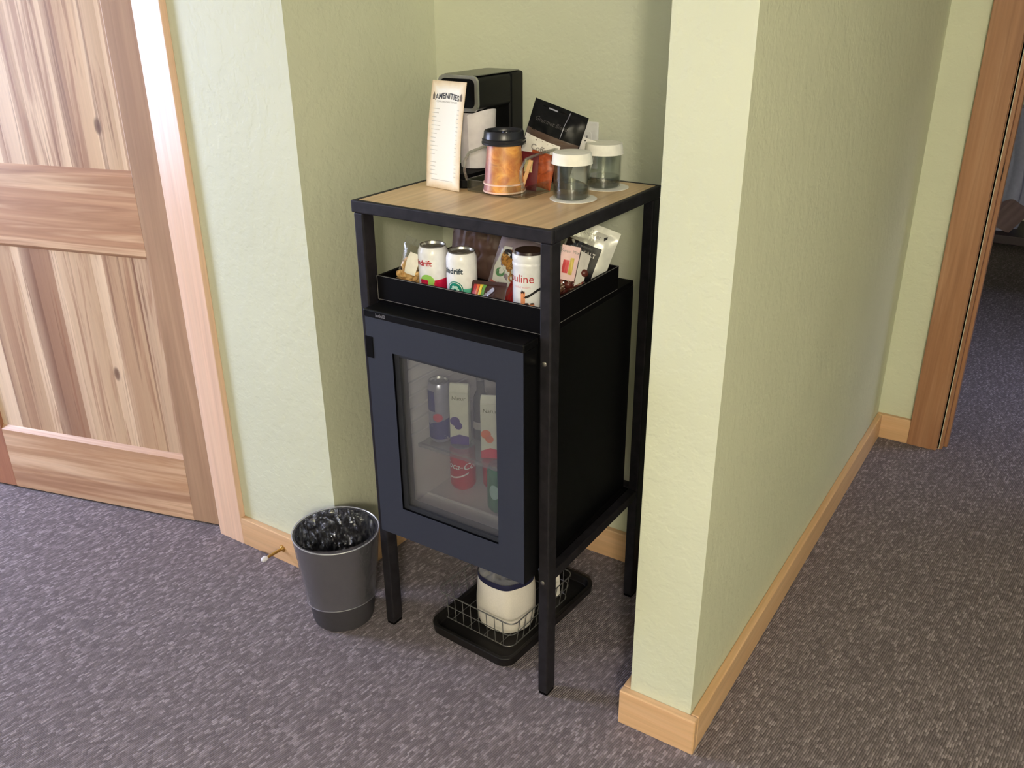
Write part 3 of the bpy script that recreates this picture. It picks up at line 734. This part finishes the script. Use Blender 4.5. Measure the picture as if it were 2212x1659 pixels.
# lower funnel under the head
MB().lathe([(.022, 0), (.029, .020), (.034, .040)], (-.403, .325, 1.262), 32, True, False).build('brew_funnel', BLACK, cmk, world=True, smooth=True)
MB().box((mx0, .400, H+.002), (mx1, my1, mt-.0005)).build('water_tank', BLACK, cmk, world=True, bevel=.006)
MB().prism(rrect(mx0-.002, .215, mx1+.002, .455, .02), H, H+.020).build('base', BLACK, cmk, world=True, bevel=.003)
MB().prism(rrect(mx0+.004, .225, mx1-.004, .38, .02), H+.0202, H+.030).build('drip_tray', BLACKM, cmk, world=True)
sil = MB(); P_ = rrect(mx0-.001, 1.288, mx1+.001, mt+.001, .016, 5); Q_ = rrect(mx0+.006, 1.296, mx1-.007, mt-.006, .012, 5)
n_ = len(P_)
sil.add([(a, my0-.003, b_) for a, b_ in P_]+[(a, my0-.003, b_) for a, b_ in Q_]+[(a, my0+.004, b_) for a, b_ in P_]+[(a, my0+.004, b_) for a, b_ in Q_],
        [(i, (i+1) % n_, n_+(i+1) % n_, n_+i) for i in range(n_)]+[(2*n_+i, 2*n_+(i+1) % n_, (i+1) % n_, i) for i in range(n_)]+[(n_+i, n_+(i+1) % n_, 3*n_+(i+1) % n_, 3*n_+i) for i in range(n_)])
sil.build('silver_rim', ALU, cmk, world=True, label='silver rim around the front panel')
sp2 = MB().box((mx0+.02, my0-.0005, 1.315), (mx1-.012, my0+.0005, mt-.012)); sp2.build('front_panel', BLACK, cmk, world=True)
MB().prism(rrect(mx0+.006, my0+.004, mx1-.004, .450, .012), mt, mt+.0015).build('lid_panel', plain('grey_top_plastic', (92, 94, 84), .3), cmk, world=True)
# paper-wrapped cup standing in it
pc = thing('paper_cup', 'white wrapped paper cup standing inside the coffee maker', 'cup', (-.398, .325, H+.0305))
MB().lathe([(.036, 0), (.044, .12), (.0455, .121), (.0455, .124), (.043, .124), (.035, .003), (0, .003)], n=40, cap0=True).build('cup_wall', plain('pale_grey_paper', (206, 198, 206), .55), pc, smooth=True)
MB().grid(lambda u, v: ((.0475-.0062*(1-v))*math.sin(.2+u*2.3), -(.0475-.0062*(1-v))*math.cos(.2+u*2.3), .002+v*(.118+.012*math.sin(u*3.0))), 14, 10).build('wrapping', plain('white_wrap_paper', (226, 220, 226), .5), pc, smooth=True)

# clear acrylic caddy
cd_ = thing('acrylic_caddy', 'clear acrylic caddy with side handles holding cup and packets', 'caddy', (-.262, .30, H), (0, 0, math.radians(-4)))
KX0, KX1, KY0, KY1 = -.074, .086, -.105, .130
MB().prism(rrect(KX0, KY0, KX1, KY1, .012), 0, .004).build('base', ACRYL, cd_, bevel=.001)
rim = MB()
lw = rrect(KX0, KY0, KX1, KY1, .012); li = rrect(KX0+.003, KY0+.003, KX1-.003, KY1-.003, .010); n_ = len(lw)
rim.add([(a, b_, .0042) for a, b_ in lw]+[(a, b_, .026) for a, b_ in lw]+[(a, b_, .0042) for a, b_ in li]+[(a, b_, .026) for a, b_ in li],
        [(i, (i+1) % n_, n_+(i+1) % n_, n_+i) for i in range(n_)]+[(2*n_+i, 3*n_+i, 3*n_+(i+1) % n_, 2*n_+(i+1) % n_) for i in range(n_)]+[(n_+i, n_+(i+1) % n_, 3*n_+(i+1) % n_, 3*n_+i) for i in range(n_)])
rim.build('wall', ACRYL, cd_, smooth=True)
ACE = film('acrylic_edge', (.84, .86, .82), .82, .10, 0, 1, .05)
for kx in (KX0+.003, KX1-.003):
    pts = [(kx, KY0+.004, .024), (kx, KY0-.004, .045), (kx, KY0-.002, .066), (kx, KY0+.014, .082), (kx, KY0+.06, .087), (kx, .0, .088), (kx, KY1-.04, .089), (kx, KY1-.01, .084), (kx, KY1+.002, .064), (kx, KY1-.002, .024)]
    MB().tube(pts, .0032, 8).build('handle', ACE, cd_, smooth=True)
# cup with orange print and black lid
oc = thing('coffee_cup', 'orange printed cup with black travel lid standing in the clear caddy', 'cup', (-.257, .229, H+.0046))
MB().lathe([(.0455, .0), (.0462, .004), (.0455, .008), (.0440, .020), (.0360, .106), (.034, .108)], n=56).build('cup_wall', CUPP, oc, smooth=True)
MB().lathe([(.0452, .0005), (.0472, .001), (.0472, .004), (.0455, .0045)], n=56).build('lower_rim', plain('rosy_paper_rim', (240, 205, 190), .5), oc, smooth=True)
MB().lathe([(.0446, .0170), (.0462, .0175), (.0462, .0205), (.0442, .0210)], n=56).build('upper_rim', plain('rosy_paper_rim_2', (240, 205, 190), .5), oc, smooth=True)
MB().lathe([(.0445, .101), (.0478, .102), (.0482, .106), (.0465, .108), (.0472, .112), (.0440, .114), (.0425, .128), (.0410, .130), (.0395, .128), (.0385, .122), (.0, .122)], n=56).lathe([(.011, .122), (.010, .127), (0, .1275)], (.004, .004, 0), 20).build('lid', plain('black_travel_lid', (30, 30, 36), .32), oc, smooth=True)

# packets in the caddy
def packet(name, label, cat, loc, rot, w, h, t, mat, seed, wr=.3, **k):
    g = thing(name, label, cat, loc, rot); o_, f_ = pouch(g, 'wrapper', w, h, t, mat, seed, wr, **k); return g, f_
g, f = packet('coffee_pouch', 'black-topped coffee pouch with white label tilted in the caddy', 'coffee pouch', (-.222, .322, H+.020), (math.radians(-4), math.radians(17), math.radians(8)), .130, .160, .030, BLACK, 61, .35)
F = onp(f, .130, .16, .0014); F2 = onp(f, .130, .16, .0022)
print_('brown_band', plain('brown_foil_print', (84, 66, 56), .35), g, F, [rect(-.064, .074, .064, .098, 6)])
print_('white_label', WHITEPAP, g, F2, [rect(-.063, .028, .030, .084, 6)])
text('lettering', 'Gourmet Blend', .0135, plain('dim_silver_ink', (70, 66, 66), .4), g, lambda x, y: F(x-.010, y+.122), shear=.25)
F3 = onp(f, .130, .16, .0030)
text('label_lettering', 'Coffee', .019, GREYINK, g, lambda x, y: F3(x-.014, y+.062), .0004)
print_('silver_crease', SILV, g, F2, [rect(-.028, .148, -.006, .151, 2), rect(.022, .10, .0235, .156, 2)])
g, f = packet('tea_packet', 'dark red tea packet with pale square standing in the caddy', 'tea packet', (-.232, .262, H+.005), (math.radians(-3), math.radians(4), math.radians(4)), .070, .082, .010, MAROON, 65, .15)
print_('pale_square', plain('pale_olive_print', (206, 194, 140), .5), g, onp(f, .07, .082, .001), [rect(.004, .040, .024, .066, 3)])
print_('white_strip', WHITEPAP, g, onp(f, .07, .082, .0014), [rect(-.035, .0, -.010, .080, 5)])
g, f = packet('tea_packet', 'orange-brown tea packet leaning at the right end of the caddy', 'tea packet', (-.205, .286, H+.008), (math.radians(-2), math.radians(10), math.radians(2)), .060, .076, .016, SPICE, 66, .4)
g = thing('stir_stick', 'flat wooden stir stick leaning among the tea packets', 'stir stick', (-.2225, .243, H+.006), (0, math.radians(20), math.radians(3)))
MB().box((-.0042, -.0012, 0), (.0042, .0012, .072)).build('stick', TAN, g)
g, f = packet('sugar_packet', 'white speckled packet behind the coffee pouch beside the wall outlet', 'packet', (-.166, .385, H+.012), (math.radians(-5), math.radians(14), 0), .058, .095, .008, WHITEPAP, 67, .2)
print_('dark_specks', INK, g, onp(f, .058, .095, .0012), [circ(.008, .070, .0022, 8), circ(.004, .056, .0024, 8), circ(.018, .080, .0016, 8)])

# jars with white caps and coasters
def jar(label, loc, clabel, cloc):
    k = thing('coaster', clabel, 'coaster', cloc, (0, 0, 0), None)
    MB().lathe([(.049, 0), (.0505, .0006), (.0505, .0014), (.049, .0018), (0, .0018)], n=48, cap0=True).build('disc', WHITECAP, k, smooth=False)
    t = thing('drinking_glass', label, 'glass', loc)
    R = .0385
    MB().lathe([(.036, .0), (R, .003), (R, .083), (R-.0018, .083), (R-.002, .028), (R-.002, .0255), (0, .0253)], n=56, cap0=True).build('tumbler', GLASS, t, smooth=True, weld=True)
    MB().lathe([(.0, .0015), (.034, .0015), (.0362, .006), (.0362, .024), (.0, .0245)], n=40).build('glass_bottom', film('thick_glass_bottom', (.50, .53, .51), .84, .08, .9, 50), t, smooth=True)
    MB().lathe([(.0438, .073), (.0432, .074), (.0405, .094), (.0395, .0955), (0, .0955)], n=64).lathe([(.0432, .073), (.0425, .075), (.0398, .0935), (0, .094)], n=64).build('paper_cap', WHITECAP, t, smooth=True)
    return t
jar('water glass with white paper cap, the nearer of the two on the stand', (-.103, .255, H+.0018), 'round white paper coaster under the nearer capped glass', (-.0975, .2535, H+.0001))
jar('water glass with white paper cap, the farther one near the back wall', (-.1005, .394, H+.0018), 'round white paper coaster under the farther capped glass', (-.092, .394, H+.0001))

# wall outlet
ot = thing('wall_outlet', 'white outlet plate on the green niche wall behind the pouch', 'outlet', (-.258, NY, 1.18))
MB().box((-.035, -.006, -.057), (.035, -.0002, .057)).build('plate', WHITEP, ot, bevel=.002)
for dz_ in (-.02, .02):
    s_ = MB().prism(rrect(-.017, dz_-.014, .017, dz_+.014, .006), -.0075, -.006, 'Y').build('socket', WHITEP, ot)
    MB().box((-.007, -.0078, dz_-.004), (-.005, -.0074, dz_+.004)).box((.005, -.0078, dz_-.004), (.007, -.0074, dz_+.004)).build('slot', INK, s_)

# ================================================================== INSIDE THE FRIDGE
SZ = .5318
rb = can('energy_drink_can', 'slim blue and silver can at the left on the fridge shelf', (-.381, .122, SZ), SILV, .0275, .158, neck=.0235)
f = cyl(.0275, CAMANG-.05)
print_('blue_panel', DBLUE, rb, f, [[(-.032+.060*i/8, .012) for i in range(9)]+[(.028-.060*i/8, .066-.002*i) for i in range(9)]])
print_('blue_corner', DBLUE, rb, f, [rect(-.032, .085, -.008, .138)])
print_('red_emblem', plain('dull_red_print', (196, 60, 70), .4), rb, cyl(.0275, CAMANG-.05, off=.0008), [circ(-.002, .070, .012, 14, .011)])
def carton(label, loc, rz, blob_mat, band_mat, word):
    g = thing('drink_carton', label, 'carton', loc, (0, 0, rz))
    w, dd, h = .023, .014, .152
    MB().box((-w, -dd, 0), (w, dd, h-.012)).prism([(-dd, h-.012), (dd, h-.012), (.003, h+.004), (-.003, h+.004)], -w, w, 'X').build('carton_body', CREAM, g, bevel=.002)
    Fp = lambda x, y: (x, -dd-.0006, y)
    print_('fruit_print', blob_mat, g, Fp, [circ(-.010, .062, .012, 14), circ(-.002, .050, .010, 12)])
    print_('bottom_band', band_mat, g, Fp, [[(-w, .0), (w, 0), (w, .022), (.0, .027), (-w, .018)]])
    text('lettering', word, .014, plain('olive_ink', (96, 100, 70), .5), g, lambda x, y: Fp(x+y*0, y+.122), 0, shear=.1)
    return g
carton('white carton with purple fruit beside the slim blue can in the fridge', (-.330, .135, SZ), .42, PURP, PURP, 'Natur')
carton('white carton with red and yellow fruit at the right on the fridge shelf', (-.228, .118, SZ), .42, ORNG, plain('carton_red', (206, 50, 70), .4), 'Natur')
bt_ = thing('dark_bottle', 'slim dark bottle between the two white cartons in the fridge', 'bottle', (-.300, .180, SZ))
MB().lathe([(.016, 0), (.020, .002), (.020, .095), (.016, .115), (.010, .128), (.009, .158)], n=32, cap0=True).build('bottle_body', GREYB, bt_, smooth=True)
MB().lathe([(.0105, .156), (.0105, .172), (0, .172)], n=24).build('cap', ALU, bt_, smooth=True)
MB().lathe([(.0204, .03), (.0204, .05)], n=32).build('label_band', GREYINK, bt_, smooth=True)
ck = can('soda_can', 'red cola can with white script standing low in the fridge', (-.362, .182, cz0+.0005), COKER, .033, .122)
f = cyl(.033, CAMANG-.30)
text('script_lettering', 'Coca-Cola', .025, WHITEPAP, ck, lambda x, y: f(x+.004, y+.070), .0002, shear=.35)
print_('white_wave', WHITEPAP, ck, f, [[(-.026+.052*i/10, .034+.016*(i/10)**1.6), (-.026+.052*(i+1)/10, .034+.016*((i+1)/10)**1.6), (-.026+.052*(i+1)/10, .038+.016*((i+1)/10)**1.6), (-.026+.052*i/10, .038+.016*(i/10)**1.6)] for i in range(10)])
ck2 = can('soda_can', 'second red can mostly hidden behind the cola can in the fridge', (-.292, .225, cz0+.0005), COKER, .033, .122)
gr = can('soda_can', 'green can at the lower right behind the fridge glass', (-.219, .140, cz0+.0005), GREENB, .033, .122)
print_('pale_emblem', plain('pale_green_print', (150, 190, 180), .5), gr, cyl(.033, CAMANG-.5), [circ(0, .062, .014, 14, .020)])

# ================================================================== FLOOR THINGS
# bin
BX, BY = -.620, -.0307; R0, R1, BHt = .0789, .1072, .2657
wb = thing('waste_bin', 'charcoal plastic waste bin with clear liner standing left of the stand', 'waste bin', (BX, BY, 0))
pr_ = [(R0-.006, 0), (R0, .004)]
for i in range(1, 27):
    z = .004+i*(BHt-.010)/26; pr_.append((R0+(R1-R0)*z/BHt+(.0014 if i % 2 else -.0006), z))
pr_ += [(R1+.002, BHt-.004), (R1+.002, BHt), (R1-.003, BHt)]
pr_ += [(R1-.004-(R1-R0)*(1-z/BHt), z) for z in (BHt-.01, BHt*.5, .01)]+[(0, .008)]
MB().lathe(pr_, n=72, cap0=True).build('bucket', BINM, wb, smooth=True)
def wrn(a, z, k=1): return noise.noise(Vector((math.cos(a)*3*k, math.sin(a)*3*k, z*24*k)))
lo = MB().grid(lambda u, v: (lambda a, z: (lambda r: (r*math.cos(a), r*math.sin(a), z))(R0+(R1-R0)*z/BHt+.0035+.003*abs(wrn(a, z, 2))+(.003 if v < .06 else 0)))(2*PI*u, .068+.012*math.sin(2*PI*u+2)+v*(BHt+.003-.068)), 96, 24)
lo.build('liner', LINERO, wb, smooth=True, label='clear liner folded over the outside')
MB().tube([(lambda a, z: ((R0+(R1-R0)*z/BHt+.0055)*math.cos(a), (R0+(R1-R0)*z/BHt+.0055)*math.sin(a), z))(2*PI*i/72, .069+.012*math.sin(2*PI*i/72+2)) for i in range(72)], .0014, 6, True).build('liner_hem', film('liner_hem_film', (.9, .9, .95), .6, .2, 0, 1, .12, (.7, .7, .82, 1)), wb, smooth=True)
li_ = MB().grid(lambda u, v: (lambda a, z: (lambda r: (r*math.cos(a), r*math.sin(a), z))(max(.02, R0+(R1-R0)*z/BHt-.004-.022*abs(wrn(a, z*.35, 3.2))*(1.15-v)-.008*abs(wrn(a, z*.8, 7)))))(2*PI*u, .05+v*(BHt+.003-.05)), 180, 30)
li_.grid(lambda u, v: (lambda a, r: (r*math.cos(a), r*math.sin(a), .05+.012*wrn(a, r*3, 2)))(2*PI*u, .082*v), 60, 6)
li_.build('liner', LINERF, wb, smooth=True, label='crumpled clear liner inside')
MB().tube([((R1+.0035)*math.cos(2*PI*i/72), (R1+.0035)*math.sin(2*PI*i/72), BHt+.002) for i in range(72)], .0016, 6, True).build('liner_edge', film('liner_fold', (.9, .9, .95), .6, .2, 0, 1, .3, (.8, .8, .9, 1)), wb, smooth=True)

# door stop
ds = thing('door_stop', 'brass door stop with white tip screwed to the baseboard by the bin', 'door stop', (-.9315, WY-BT, .048), (0, 0, math.radians(-4)))
def alongY(mb): mb.v = [Vector((v.x, -v.z, v.y)) for v in mb.v]; return mb
alongY(MB().lathe([(.011, 0), (.011, .002), (.006, .005), (.0048, .008), (.0042, .058)], n=24, cap0=True, cap1=True)).build('rod', BRASS, ds, smooth=True)
alongY(MB().lathe([(.0045, .056), (.0075, .060), (.0082, .066), (.0070, .073), (.003, .0765), (0, .077)], n=24, cap0=True)).build('tip', RUBW, ds, smooth=True, label='white rubber tip')

# boot tray, wire basket and bag under the fridge
TRZ = math.radians(-4)
tr = thing('floor_tray', 'low black rubber tray on the carpet beneath the fridge', 'tray', (-.243, .236, 0), (0, 0, TRZ))
tp = MB(); A_ = rrect(-.130, -.205, .130, .205, .035, 6); B_ = rrect(-.122, -.197, .122, .197, .030, 6); D2 = rrect(-.118, -.193, .118, .193, .028, 6); n_ = len(A_)
tp.add([(a, b_, 0) for a, b_ in A_]+[(a*1.02, b_*1.01, .026) for a, b_ in A_]+[(a, b_, .026) for a, b_ in B_]+[(a, b_, .005) for a, b_ in D2],
       [tuple(reversed(range(n_))), tuple(3*n_+i for i in range(n_))]+[(k*n_+i, k*n_+(i+1) % n_, (k+1)*n_+(i+1) % n_, (k+1)*n_+i) for k in range(3) for i in range(n_)])
tp.build('pan', GREYPL, tr, bevel=.002, smooth=True)
wbk = thing('wire_basket', 'grey wire basket standing in the black floor tray', 'basket', (-.264, .213, .0055), (0, 0, TRZ))
def bring(z):
    k = .012*(1-z/.082)
    return rrect(-.127+k, -.125+k*.3, .125-k, .150-k*.3, .022, 5)
for nm, z, r in (('rim_wire', .082, .0017), ('wire_ring', .044, .0012), ('wire_ring', .004, .0013)):
    MB().tube([(a, b_, z) for a, b_ in bring(z)], r, 6, True).build(nm, WIRE, wbk, smooth=True)
up_ = MB()
def upw(x, y, ex, ey): up_.tube([(x-ex*.012, y-ey*.0036, .002), (x, y, .082)], .0011, 5)
for i in range(8):
    x = -.092+i*.0263; upw(x, -.125, 0, -1); upw(x, .150, 0, 1)
for i in range(9):
    y = -.095+i*.0276; upw(-.127, y, -1, 0); upw(.125, y, 1, 0)
for i in range(4):
    x = -.080+i*.0533; up_.tube([(x, -.121, .004), (x, .146, .004)], .0009, 5)
up_.build('upright_wires', WIRE, wbk, smooth=True)
# canvas lined bag
cb_ = thing('canvas_bag', 'cream canvas bag with navy band standing in the wire basket', 'bag', (-.234, .180, .0085), (0, 0, TRZ))
def bagf(u, v, rr_=.0735):
    a = 2*PI*u; r = rr_*(1+.05*math.cos(2*a)+.04*noise.noise(Vector((math.cos(a)*1.6, math.sin(a)*1.6, v*2.2))))*(.90+.14*math.sin(PI*min(1, v*.75+.12)))
    r *= (1+.07*max(0, math.cos(2*(a+.95)))**6*min(1, v*2))
    if v < .08: r *= .86+.14*(v/.08)**.5
    return (r*math.cos(a), r*math.sin(a), v*.150)
MB().grid(bagf, 80, 26).add([bagf(i/40, 0) for i in range(40)], [tuple(range(40))]).build('bag_body', CANVAS, cb_, smooth=True, weld=True)
MB().grid(lambda u, v: (lambda p, k: (p[0]*k, p[1]*k, .144+v*.016))(bagf(u, 1), 1.012+.01*math.sin(PI*v)), 80, 5).build('navy_band', NAVY, cb_, smooth=True, weld=True)
MB().grid(lambda u, v: (lambda a, r: (r*math.cos(a), r*math.sin(a), .158+.010*noise.noise(Vector((r*60*math.cos(a), r*60*math.sin(a), 0)))))(2*PI*u, .069*v), 40, 8).build('clear_wrapping', film('crumpled_clear_wrap', (.9, .9, .92), .8, .2, 1, 60, .35, (.6, .6, .66, 1)), cb_, smooth=True)
wp = thing('paper_sleeve', 'small white paper sleeve standing at the rear of the wire basket', 'paper sleeve', (-.180, .315, .0085), (math.radians(-4), 0, math.radians(60)))
MB().box((-.03, -.004, 0), (.03, .004, .125)).build('sleeve', WHITEPAP, wp, bevel=.001)
print_('dark_line', INK, wp, lambda x, y: (x, -.0046, y), [rect(-.03, .085, .03, .088)])

# bedroom beyond: low dark bench with cloth hanging over it
bn = thing('bedroom_bench', 'dark low bench in the dim bedroom beyond the brown door frame', 'bench', (.50, 3.95, 0))
MB().box((-.28, -.2, .30), (.9, .2, .345)).build('bench_top', plain('dark_walnut', (46, 34, 36), .5), bn, bevel=.004)
for x_ in (-.25, .83):
    for y_ in (-.17, .13): MB().box((x_, y_, 0), (x_+.04, y_+.04, .30)).build('leg', plain('dark_walnut_leg', (40, 30, 32), .5), bn)
hc = thing('hanging_cloth', 'pale blue-grey cloth heaped on the dark bench beyond the door frame', 'cloth', (.43, 3.92, .345))
MB().grid(lambda u, v: (lambda a, z: ((.085-.03*z/.6+.018*math.sin(5*a+z*7))*math.cos(a)*1.1+.05*math.sin(z*5), (.07+.012*math.sin(4*a))*math.sin(a), z))(2*PI*u, .001+v*.62), 60, 24).build('cloth_folds', DCLOTH, hc, smooth=True, weld=True)
MB().grid(lambda u, v: ((u-.5)*.16+.09*v, -.09-.01*math.sin(u*14), .02+.13*v+.02*math.sin(u*5)), 16, 8).build('cloth_flap', plain('brown_cloth', (110, 92, 92), .8), hc, smooth=True)

for o in C.objects:
    if o.parent or 'category' not in o: continue
    n = o.name.split('.')[0]
    g_ = {'drink_can': 'white cans in the black tray', 'soda_can': 'soda cans low in the fridge', 'drink_carton': 'cartons on the fridge shelf',
          'drinking_glass': 'capped glasses on top of the stand', 'coaster': 'coasters under the capped glasses', 'snack_bag': 'brown snack bags at the back of the tray',
          'candy_packet': 'candy packets in the black tray', 'tea_packet': 'tea packets in the clear caddy'}.get(n)
    if g_: o['group'] = g_
scene.cycles.use_denoising = True
